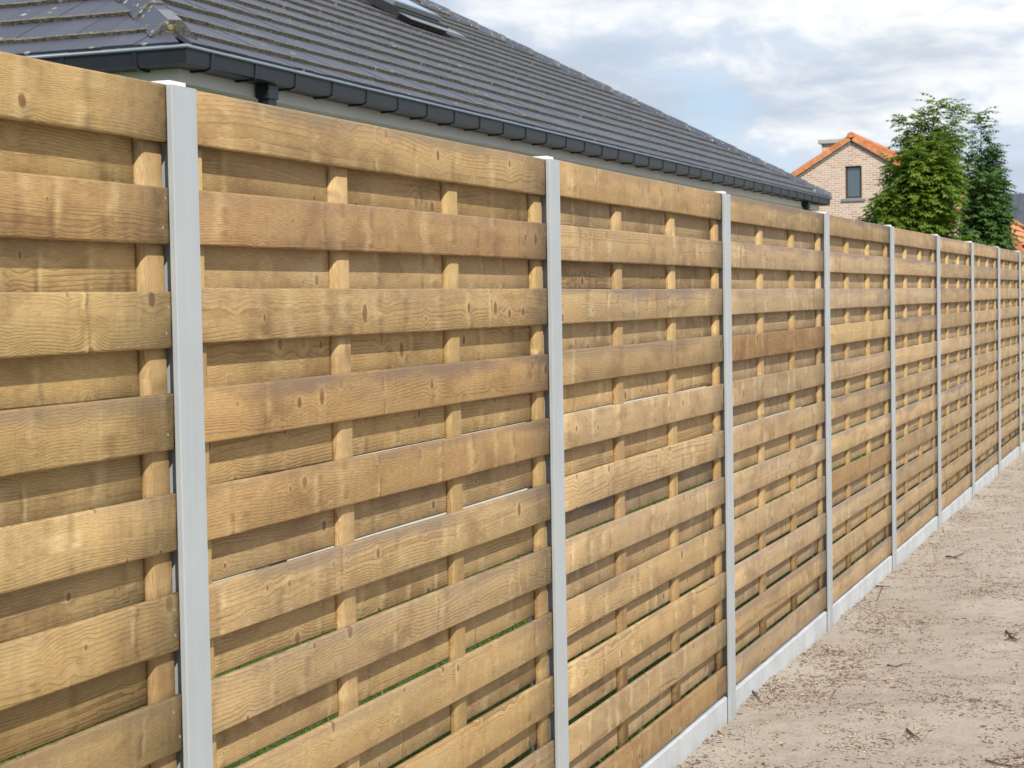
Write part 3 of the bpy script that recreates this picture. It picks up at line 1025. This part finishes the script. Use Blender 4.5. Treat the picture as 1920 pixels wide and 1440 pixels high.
rw = MB()
SW0, SW1, YW0, YW1 = 2.83, 4.05, 15.62, 16.78
slab(rw, YW0, YW1, SW0, SW0 + 0.06, 0.075, 0.075, 0.08)
slab(rw, YW0, YW1, SW1 - 0.06, SW1, 0.075, 0.075, 0.08)
slab(rw, YW0, YW0 + 0.06, SW0 + 0.06, SW1 - 0.06, 0.075, 0.075, 0.08)
slab(rw, YW1 - 0.06, YW1, SW0 + 0.06, SW1 - 0.06, 0.075, 0.075, 0.08)
slab(rw, YW0 + 0.06, YW1 - 0.06, SW0 + 0.06, SW1 - 0.06, 0.01, 0.01, 0.02)
win = hp(rw.build('roof_window', DKFR, house))
sa = MB()
a0, a1 = SW0 + 0.10, SW1 + 0.02
ya, yb = YW0 + 0.02, YW1 - 0.02


def hs(s):
    return 0.125 - 0.02 * (s - a0) / (a1 - a0)


for (q0, q1, t0, t1) in ((ya, yb, a0, a0 + 0.05), (ya, yb, a1 - 0.06, a1), (ya, ya + 0.06, a0 + 0.05, a1 - 0.06), (yb - 0.06, yb, a0 + 0.05, a1 - 0.06)):
    slab(sa, q0, q1, t0, t1, hs(t0), hs(t1), 0.045)
sash = mesh('sash', sa.v, sa.f, ALF, win)
pn = MB()
slab(pn, ya + 0.025, yb - 0.025, a0 + 0.05, a1 - 0.03, hs(a0 + .05) + 0.003, hs(a1 - .06) + 0.003, 0.01)
mesh('pane', pn.v, pn.f, SKPANE, win)
fl = MB()
slab(fl, YW0 - 0.02, YW1 + 0.14, SW0 - 0.16, SW0 - 0.002, 0.052, 0.052, 0.006)
mesh('flashing', fl.v, fl.f, ALF, win)
fl = MB()
slab(fl, YW1 + 0.003, YW1 + 0.12, SW0, SW0 + 0.30, 0.056, 0.056, 0.012)
mesh('side_flashing', fl.v, fl.f, COPPER, win)


# ------------------------------------------------------------------ gabled brick houses
def gable_house(name, label, xc, y0, y1, apex, half, m, window=None, chimney=None, tag_gutter=False, wide=0.16):
    eave = apex - m * half
    h = empty(name, (xc, (y0 + y1) / 2, -0.15), label, 'house')
    lo = h.location

    def P(o):
        o.location = (-lo.x, -lo.y, -lo.z)
        return o
    mb = MB()
    v = []
    for y in (y0, y1):
        v += [(xc - half, y, -0.3), (xc + half, y, -0.3), (xc + half, y, eave), (xc, y, apex), (xc - half, y, eave)]
    faces = [(9, 8, 7, 6, 5), (0, 5, 6, 1), (1, 6, 7, 2), (4, 9, 5, 0), (2, 7, 8, 3), (3, 8, 9, 4)]
    mb.add(v, faces)
    if window:
        wx0, wx1, wz0, wz1 = window
        # front gable with a real opening: quads round it
        g = [(xc - half, -0.3), (xc + half, -0.3), (xc + half, eave), (xc, apex), (xc - half, eave)]
        q = [(wx0, wz0), (wx1, wz0), (wx1, wz1), (wx0, wz1)]
        vv = [(a, y0, b) for a, b in g + q] + [(a, y0 + 0.12, b) for a, b in q]
        mb.add(vv, [(0, 1, 6, 5), (1, 2, 7, 6), (2, 3, 7), (3, 8, 7), (3, 4, 8), (4, 0, 5, 8),
                    (5, 6, 10, 9), (6, 7, 11, 10), (7, 8, 12, 11), (8, 5, 9, 12)])
    else:
        mb.add([(xc - half, y0, -0.3), (xc + half, y0, -0.3), (xc + half, y0, eave), (xc, y0, apex), (xc - half, y0, eave)], [(0, 1, 2, 3, 4)])
    P(mb.build('wall', BRICK, h))
    if window:
        wx0, wx1, wz0, wz1 = window
        f = MB()
        yf = y0 + 0.07
        t = 0.055
        f.box(wx0, wx1, yf, yf + 0.05, wz0, wz0 + t)
        f.box(wx0, wx1, yf, yf + 0.05, wz1 - t, wz1)
        f.box(wx0, wx0 + t, yf, yf + 0.05, wz0 + t, wz1 - t)
        f.box(wx1 - t, wx1, yf, yf + 0.05, wz0 + t, wz1 - t)
        wi = P(f.build('window', FRAME, h))
        mesh('pane', [(wx0 + t, yf + .03, wz0 + t), (wx1 - t, yf + .03, wz0 + t), (wx1 - t, yf + .03, wz1 - t), (wx0 + t, yf + .03, wz1 - t),
                      (wx0 + t, yf + .04, wz0 + t), (wx1 - t, yf + .04, wz0 + t), (wx1 - t, yf + .04, wz1 - t), (wx0 + t, yf + .04, wz1 - t)],
             [(0, 1, 2, 3), (7, 6, 5, 4), (0, 4, 5, 1), (2, 6, 7, 3)], PANE, wi)
        s = MB().bbox(wx0 - 0.11, wx1 + 0.11, y0 - 0.05, y0 + 0.06, wz0 - 0.095, wz0 - 0.005, 0.008, 0, 1)
        mesh('sill', s.v, s.f, STONE, wi)
    # roof: deck, verge and ridge tiles, tile courses as steps with rolls
    cs = math.sqrt(1 + m * m)
    dk_ = MB()
    ov = 0.10
    L = (half + 0.25) * cs
    for sx in (-1, 1):
        u = Vector((sx, 0, -m)).normalized()
        n = Vector((sx * m, 0, 1)).normalized()
        A = Vector((xc, 0, apex + 0.03))
        vs = []
        for s, nn in ((0, 0.02), (L, 0.02), (L, 0.07), (0, 0.07)):
            for y in (y0 - 0.02, y1 + 0.05):
                p = A + u * s + n * nn
                vs.append((p.x, y, p.z))
        dk_.add(vs, [(0, 2, 3, 1), (2, 4, 5, 3), (4, 6, 7, 5), (0, 1, 7, 6), (0, 6, 4, 2), (1, 3, 5, 7)])
    rf = P(dk_.build('roof', DKFR, h))
    tl = MB()
    EX = 0.33
    nrow = int(L / EX) + 1
    for sx in (-1, 1):
        u = Vector((sx, 0, -m)).normalized()
        n = Vector((sx * m, 0, 1)).normalized()
        A = Vector((xc, 0, apex + 0.03))
        tw = 0.21
        ncol = int((y1 - y0) / tw)
        if sx < 0:
            ncol = min(ncol, 6)
        for r in range(nrow):
            sa_, sb = max(0.03, L - (r + 1) * EX - 0.05), L - r * EX
            if sb - sa_ < 0.1:
                continue
            for c in range(ncol):
                yy = y0 - ov + 0.10 + c * tw
                vs = []
                for s, nn in ((sa_, 0.075), (sb, 0.105)):
                    for dy, dn in ((0, 0.035), (0.05, 0.045), (0.10, 0.012), (0.16, 0.0), (0.205, 0.012)):
                        p = A + u * s + n * (nn + dn)
                        vs.append((p.x, yy + dy, p.z))
                base = A + u * sb + n * 0.072
                for dy in (0, 0.05, 0.10, 0.16, 0.205):
                    vs.append((base.x, yy + dy, base.z))
                fs = []
                for i in range(4):
                    f1 = (i, i + 1, 5 + i + 1, 5 + i)
                    f2 = (5 + i, 5 + i + 1, 10 + i + 1, 10 + i)
                    if sx < 0:
                        f1, f2 = f1[::-1], f2[::-1]
                    fs += [f1[::-1], f2[::-1]]
                tl.add(vs, fs, 0 if random.random() < 0.6 else 1)
    t = tl.build('roof_tile', [ORANGE, ORANGE2], rf)
    t['kind'] = 'stuff'
    # verge tiles, each an L over the gable edge
    for sx in (-1, 1):
        u = Vector((sx, 0, -m)).normalized()
        n = Vector((sx * m, 0, 1)).normalized()
        A = Vector((xc, 0, apex + 0.03))
        for r in range(nrow):
            sa_, sb = max(0.0, L - (r + 1) * EX + 0.004), L - r * EX
            if sb - sa_ < 0.08:
                continue
            vs = []
            for s, lift in ((sa_, 0.004), (sb, 0.012)):
                for y, nn in ((y0 - ov, -0.05), (y0 - ov, 0.125), (y0 + 0.10, 0.125), (y0 + 0.10, 0.095), (y0 - ov + 0.03, 0.095), (y0 - ov + 0.03, -0.05)):
                    p = A + u * s + n * (nn + lift)
                    vs.append((p.x, y, p.z))
            fs = [(i, (i + 1) % 6, 6 + (i + 1) % 6, 6 + i) for i in range(6)] + [(5, 4, 1, 0), (4, 3, 2, 1), (6, 7, 10, 11), (7, 8, 9, 10)]
            mesh('verge_tile', vs, fs, random.choice([ORANGE, ORANGE2]), rf)
    nrd = int((y1 - y0) / 0.4)
    for k in range(nrd):
        yy = y0 - ov - 0.02 + k * 0.4
        vs = []
        for y, rr in ((yy, 0.135), (yy + 0.44, 0.118)):
            for a in range(7):
                t_ = math.radians(-20 + 220 * a / 6)
                vs.append((xc + rr * math.cos(t_), y, apex + 0.115 + rr * 0.8 * math.sin(t_)))
            vs.append((xc, y, apex + 0.05))
        fs = [(i, 8 + i, 8 + i + 1, i + 1) for i in range(6)] + [tuple(range(8)), tuple(range(8, 16))[::-1]]
        mesh('ridge_tile', vs, fs, random.choice([ORANGE, ORANGE2]), rf)
    # dark bargeboard below the verge
    for sx in (-1, 1):
        u = Vector((sx, 0, -m)).normalized()
        n = Vector((sx * m, 0, 1)).normalized()
        A = Vector((xc, 0, apex + 0.03))
        vs = []
        for s in (0.0, L):
            for y, nn in ((y0 - 0.045, -0.11), (y0 - 0.045, 0.0), (y0 - 0.004, 0.0), (y0 - 0.004, -0.11)):
                p = A + u * s + n * nn
                vs.append((p.x, y, p.z))
        P(mesh('bargeboard', vs, [(0, 1, 2, 3), (4, 7, 6, 5), (0, 4, 5, 1), (1, 5, 6, 2), (2, 6, 7, 3), (3, 7, 4, 0)], STONE, h))
    if chimney:
        cx0, cx1, cy0, cy1, cz0, cz1 = chimney
        c = MB().box(cx0, cx1, cy0, cy1, cz0, cz1 - 0.12)
        ch = mesh('chimney', c.v, c.f, BRICK, rf)
        c = MB().bbox(cx0 - 0.10, cx1 + 0.10, cy0 - 0.10, cy1 + 0.10, cz1 - 0.12, cz1, 0.02, 2, 1)
        P(mesh('chimney_cap', c.v, c.f, PSTONE, h))
    if tag_gutter:
        g = MB()
        ex, ez = xc + half + 0.14, eave - 0.02
        g.bbox(ex, ex + 0.13, y0 - 0.10, y1 + 0.05, ez, ez + 0.11, 0.03, 1, 3)
        P(g.build('gutter', ZINC, h))
    return h


gable_house('brick_house', 'pale brick house with an orange tiled gable and one small dark window', -8.336, 55.0, 67.0, 6.09, 4.3, 0.605,
            (-8.545, -8.046, 4.325, 5.30), (-9.80, -9.22, 57.8, 58.6, 5.0, 6.36))
gable_house('brick_outbuilding', 'small brick outbuilding with a steep orange roof, right of the trees at the fence end', -3.63, 44.0, 52.0, 3.40, 1.12, 0.84,
            None, None, True)

# dark roof far right
dh = empty('dark_roofed_house', (0.5, 64, -0.15), 'distant house with an anthracite roof at the right edge behind the trees', 'house')
dl = dh.location
m_ = MB().box(-4.6, 7.0, 60.3, 67.7, -0.3, 2.75)
o = m_.build('wall', WALLW, dh)
o.location = (-dl.x, -dl.y, -dl.z)
rr_ = mesh('roof', [(-5.0, 59.9, 2.62), (7.4, 59.9, 2.62), (7.4, 64, 4.62), (-5.0, 64, 4.62), (-5.0, 68.1, 2.62), (7.4, 68.1, 2.62),
                    (-5.0, 59.9, 2.76), (7.4, 59.9, 2.76), (7.4, 64, 4.76), (-5.0, 64, 4.76), (-5.0, 68.1, 2.76), (7.4, 68.1, 2.76)],
           [(6, 7, 8, 9), (9, 8, 11, 10), (0, 3, 2, 1), (3, 4, 5, 2), (0, 1, 7, 6), (5, 4, 10, 11), (0, 6, 9, 3), (3, 9, 10, 4), (1, 2, 8, 7), (2, 5, 11, 8)], DARKROOF, dh)
rr_.location = (-dl.x, -dl.y, -dl.z)
sm = MB()
for k in range(38):
    xx = -4.9 + k * 0.325
    d = Vector((0, 4.1, 2.0))
    a = Vector((xx, 59.9, 2.762))
    b_ = a + d
    sm.add([a, a + Vector((.04, 0, 0)), b_ + Vector((.04, 0, 0)), b_, a + Vector((0, -.01, .03)), a + Vector((.04, -.01, .03)), b_ + Vector((.04, -.01, .03)), b_ + Vector((0, -.01, .03))],
           [(4, 5, 6, 7), (0, 4, 7, 3), (1, 2, 6, 5), (0, 1, 5, 4)])
o = sm.build('roof_seam', DARKROOF, rr_)
o['kind'] = 'stuff'


# ------------------------------------------------------------------ trees
def unproj(px, py, y):
    d = fw + rt * ((px - 960) / F_PX) - up * ((py - 720) / F_PX)
    t = (y - CAM.y) / d.y
    return CAM + d * t


def tree(name, label, ybase, leaders, side, mat, seed, lean=1.0):
    """leaders: (px top x, px top y, start height fraction); side: crown half width by height"""
    rr = random.Random(seed)
    tops = [unproj(a, b_, ybase + dy) for a, b_, dy in leaders]
    bx = sum(t.x for t in tops) / len(tops)
    root = Vector((bx, ybase, -0.15))
    t = empty(name, root, label, 'tree', 'young ash trees beyond the fence')
    wood_ = MB()
    V, Fc, R = [], [], []

    def leaflet(p, d, nrm, ln, wd, rv):
        s = d.cross(nrm).normalized()
        i = len(V)
        mid = p + d * ln * 0.45 - nrm * ln * 0.03
        V.extend([p, mid + s * wd, p + d * ln - nrm * ln * 0.12, mid - s * wd])
        Fc.append((i, i + 1, i + 2, i + 3))
        R.append(rv)

    def pinnate(p, d, tone, size):
        """one compound leaf: drooping stalk with pairs of leaflets"""
        d = d.normalized()
        cur = Vector(p)
        n = 4
        sd_ = d.cross(Vector((rr.uniform(-.3, .3), rr.uniform(-.3, .3), 1))).normalized()
        for k in range(n):
            d = (d + Vector((0, 0, -0.24))).normalized()
            cur = cur + d * 0.055 * size
            up_ = sd_.cross(d).normalized()
            for sg in (-1, 1):
                ld = (d * 0.75 + sd_ * sg * 0.9 + Vector((0, 0, -0.25))).normalized()
                leaflet(cur, ld, (up_ + Vector((rr.uniform(-.4, .4), rr.uniform(-.4, .4), rr.uniform(-.2, .2)))).normalized(),
                        0.082 * size * rr.uniform(.8, 1.15), 0.0185 * size, min(1, max(0, tone + rr.uniform(-.22, .22))))
        leaflet(cur, d, sd_.cross(d).normalized(), 0.095 * size, 0.018 * size, min(1, max(0, tone + rr.uniform(-.2, .2))))

    fork = root + Vector((0, 0, 0.9))
    wood_.tube([root - Vector((0, 0, .1)), root + Vector((0, 0, .3)), fork], [0.075, 0.060, 0.050], 8)
    for tp in tops:
        pts = []
        for k in range(9):
            f = k / 8
            p = fork.lerp(tp, f)
            p.x += 0.25 * (tp.x - fork.x) * math.sin(math.pi * f) * -0.4
            p += Vector((rr.uniform(-.03, .03), rr.uniform(-.03, .03), 0))
            pts.append(p)
        wood_.tube(pts, [0.036 * (1 - k / 8.6) + 0.003 for k in range(9)], 6)
        hgt = tp.z
        for k in range(52):
            f = 0.16 + 0.84 * (k + rr.random()) / 52
            i = min(7, int(f * 8))
            p = pts[i].lerp(pts[i + 1], f * 8 - i)
            wr = side(p.z) * rr.uniform(.55, 1.08)
            wr *= min(1.0, (1 - f) / 0.34 + 0.12)
            wr = max(wr, 0.10)
            a = rr.uniform(0, 2 * math.pi)
            dr = Vector((math.cos(a), math.sin(a), rr.uniform(0.55, 1.7))).normalized()
            bp_ = []
            for q in range(4):
                g = q / 3
                bp_.append(p + dr * wr * g + Vector((0, 0, 0.10 * wr * g * g)))
            if wr > 0.2:
                wood_.tube(bp_, [0.011, 0.008, 0.005, 0.002], 4)
            nl = max(4, int(wr * 50))
            tone0 = rr.uniform(0.15, 0.85)
            for q in range(nl):
                g = 0.15 + 0.85 * rr.random() ** 0.75
                c = p + dr * wr * g + Vector((0, 0, 0.10 * wr * g * g))
                aa = rr.uniform(0, 2 * math.pi)
                dd = Vector((math.cos(aa), math.sin(aa), rr.uniform(-.2, .8))) + dr * 0.5
                if f > 0.93:
                    dd.z += 0.5
                pinnate(c, dd, tone0, rr.uniform(.8, 1.25))
        for q in range(9):
            aa = rr.uniform(0, 2 * math.pi)
            pinnate(tp - Vector((0, 0, rr.uniform(0, .22))), Vector((math.cos(aa), math.sin(aa), 0.9)), 0.5, 0.9)
    o = wood_.build('trunk', BARK, t, smooth=True)
    o.location = (-root.x, -root.y, -root.z)
    o = mesh('crown', V, Fc, mat, t, rnd=R)
    o.location = (-root.x, -root.y, -root.z)
    return t


def sideA(z):
    # widest low down on the left tree
    return max(0.14, 0.62 * (1 - max(0, (z - 2.6)) / 2.6))


def sideB(z):
    return max(0.12, 0.35 * (1 - max(0, (z - 2.9)) / 2.6))


tree('ash_tree', 'light green young ash tree with two tall leaders in front of the brick house', 29.0,
     [(1752, 193, 0.0), (1790, 203, 0.3), (1700, 222, -0.2), (1676, 318, -0.5), (1652, 398, -0.4), (1634, 418, -0.2), (1668, 372, -0.9), (1722, 285, -0.8), (1760, 270, -0.7), (1700, 350, -0.6), (1778, 245, -0.1), (1728, 225, 0.2)], sideA, LEAF_A, 3)
tree('ash_tree', 'darker blue-green ash tree with one thin leader, right of the light green ash', 31.0,
     [(1842, 221, 0.0), (1864, 283, 0.2), (1868, 350, 0.0), (1815, 300, 0.3), (1855, 300, 0.4), (1840, 420, 0.0), (1850, 340, -0.3), (1830, 390, -0.3)], sideB, LEAF_B, 8)

# ------------------------------------------------------------------ grass blades behind the fence
N = 52000
gx = -RNG.random(N) ** 1.2 * 3.1 - 0.09
gy = RNG.random(N) * 17.0 + 1.5
a = RNG.random(N) * 2 * math.pi
hl = RNG.uniform(0.035, 0.085, N)
wd = RNG.uniform(0.003, 0.006, N)
bx, by = np.cos(a) * wd, np.sin(a) * wd
lx, ly = RNG.normal(0, 0.025, N), RNG.normal(0, 0.025, N)
V = np.empty((N, 3, 3))
V[:, 0] = np.stack([gx - bx, gy - by, np.full(N, -0.155)], 1)
V[:, 1] = np.stack([gx + bx, gy + by, np.full(N, -0.155)], 1)
V[:, 2] = np.stack([gx + lx, gy + ly, -0.15 + hl], 1)
me = bpy.data.meshes.new('grass')
me.from_pydata(V.reshape(-1, 3).tolist(), [], [(3 * i, 3 * i + 1, 3 * i + 2) for i in range(N)])
at = me.attributes.new('rnd', 'FLOAT', 'FACE')
at.data.foreach_set('value', RNG.random(N))
me.materials.append(GRASSM)
tag(link(bpy.data.objects.new('grass', me)), 'short green grass seen through the gaps between the boards', None, None, 'stuff')

# ------------------------------------------------------------------ crumbs of bark, straw and twigs on the sand
rl = random.Random(5)
LV, LF, LM = [], [], []


def crumb(x, y, ln, th, mi, curve=0.0):
    z = gh(x, y)
    a_ = rl.uniform(0, 2 * math.pi)
    d = Vector((math.cos(a_), math.sin(a_), rl.uniform(-.15, .3)))
    s = Vector((-d.y, d.x, 0)).normalized()
    c = Vector((x, y, z + th * 0.35))
    pts = [c - d * ln * .5, c + s * curve * ln, c + d * ln * .5]
    i = len(LV)
    for k, p in enumerate(pts):
        r = th * (0.5 if k == 1 else 0.3)
        LV.extend([p + s * r, p + Vector((0, 0, r * 1.2)), p - s * r, p - Vector((0, 0, r))])
    for k in range(2):
        for q in range(4):
            w_ = (q + 1) % 4
            LF.append((i + 4 * k + q, i + 4 * k + w_, i + 4 * k + 4 + w_, i + 4 * k + 4 + q))
            LM.append(mi)
    LF.append((i + 3, i + 2, i + 1, i))
    LF.append((i + 8, i + 9, i + 10, i + 11))
    LM.extend([mi, mi])


cnt = 0
while cnt < 42000:
    y = 5.4 + 13.0 * rl.random() ** 1.5
    x = rl.random() * (0.10 * y + 0.75) - 0.0
    dn = 0.5 + 0.5 * mnoise.noise(Vector((x * 2.3, y * 2.3, 7.0))) + 0.35 * mnoise.noise(Vector((x * 7, y * 7, 2.0)))
    if x < 0.25:
        dn += 0.12
    if rl.random() > max(0.03, (dn - 0.28) * 1.35) ** 1.4:
        continue
    u_ = rl.random()
    if u_ < 0.045:
        crumb(x, y, rl.uniform(0.006, 0.016), rl.uniform(0.003, 0.007), 2)
    else:
        ln = min(0.075, math.exp(rl.gauss(math.log(0.0066), 0.60)))
        crumb(x, y, ln, min(0.010, rl.uniform(0.0013, 0.0028) + ln * 0.05), 0 if rl.random() < 0.45 else 1, rl.uniform(-.2, .2))
    cnt += 1
lit = mesh('ground_litter', LV, LF, [LIT_D, LIT_M, LIT_P], None, (0, 0, 0), LM)
tag(lit, 'scattered crumbs of bark and straw lying on the sand', None, None, 'stuff')


def twig(label, pts, r, forks=()):
    P = [Vector((x, y, gh(x, y) + r * 0.8 + dz)) for x, y, dz in pts]
    mb = MB()
    r *= 0.75
    mb.tube(P, [r * (1 - 0.45 * k / (len(P) - 1)) for k in range(len(P))], 5)
    for f in forks:
        Q = [Vector((x, y, gh(x, y) + r * 0.7 + dz)) for x, y, dz in f]
        mb.tube(Q, [r * 0.65 * (1 - 0.5 * k / (len(Q) - 1)) for k in range(len(Q))], 4)
    o = mb.build('twig', TWIG, None, tuple(P[0]), smooth=True)
    tag(o, label, 'twig', 'dry twigs lying on the sand')


def gp(px, py):
    d = fw + rt * ((px - 960) / F_PX) - up * ((py - 720) / F_PX)
    t = (-0.088 - CAM.z) / d.z
    p = CAM + d * t
    return (p.x, p.y, 0.004)


twig('T-shaped dry twig on the sand beside the fourth concrete board', [gp(1642, 1101), gp(1654, 1102), gp(1668, 1104)], 0.006, [[gp(1655, 1103), gp(1650, 1116), gp(1646, 1127)]])
twig('long thin dark twig at the bottom right corner of the sand', [gp(1848, 1424), gp(1870, 1430), gp(1895, 1432), gp(1919, 1439)], 0.0045, [[gp(1880, 1430), gp(1893, 1424)]])
twig('short stout twig on the sand near the foot of the third post', [gp(1411, 1309), gp(1418, 1314), gp(1425, 1320)], 0.006)
twig('knobbly brown twig lying far up the sand at the right', [gp(1774, 1045), gp(1788, 1046), gp(1808, 1041)], 0.008, [[gp(1790, 1046), gp(1800, 1050)]])
twig('curved brown twig in the middle of the sand', [gp(1664, 1247), gp(1680, 1250), gp(1694, 1247), gp(1708, 1248)], 0.005)
twig('crumbly dark piece of bark at the right edge of the sand', [gp(1886, 1190), gp(1897, 1199), gp(1909, 1206)], 0.0075, [[gp(1893, 1194), gp(1909, 1196)], [gp(1896, 1199), gp(1884, 1205)], [gp(1899, 1200), gp(1905, 1193)]])
twig('dark bent twig on the lower sand left of centre', [gp(1700, 1372), gp(1714, 1379), gp(1724, 1384)], 0.007, [[gp(1712, 1378), gp(1702, 1384)]])
twig('thin straight stalk lying across the sand by the fourth post', [gp(1567, 1295), gp(1562, 1304), gp(1557, 1314)], 0.003)
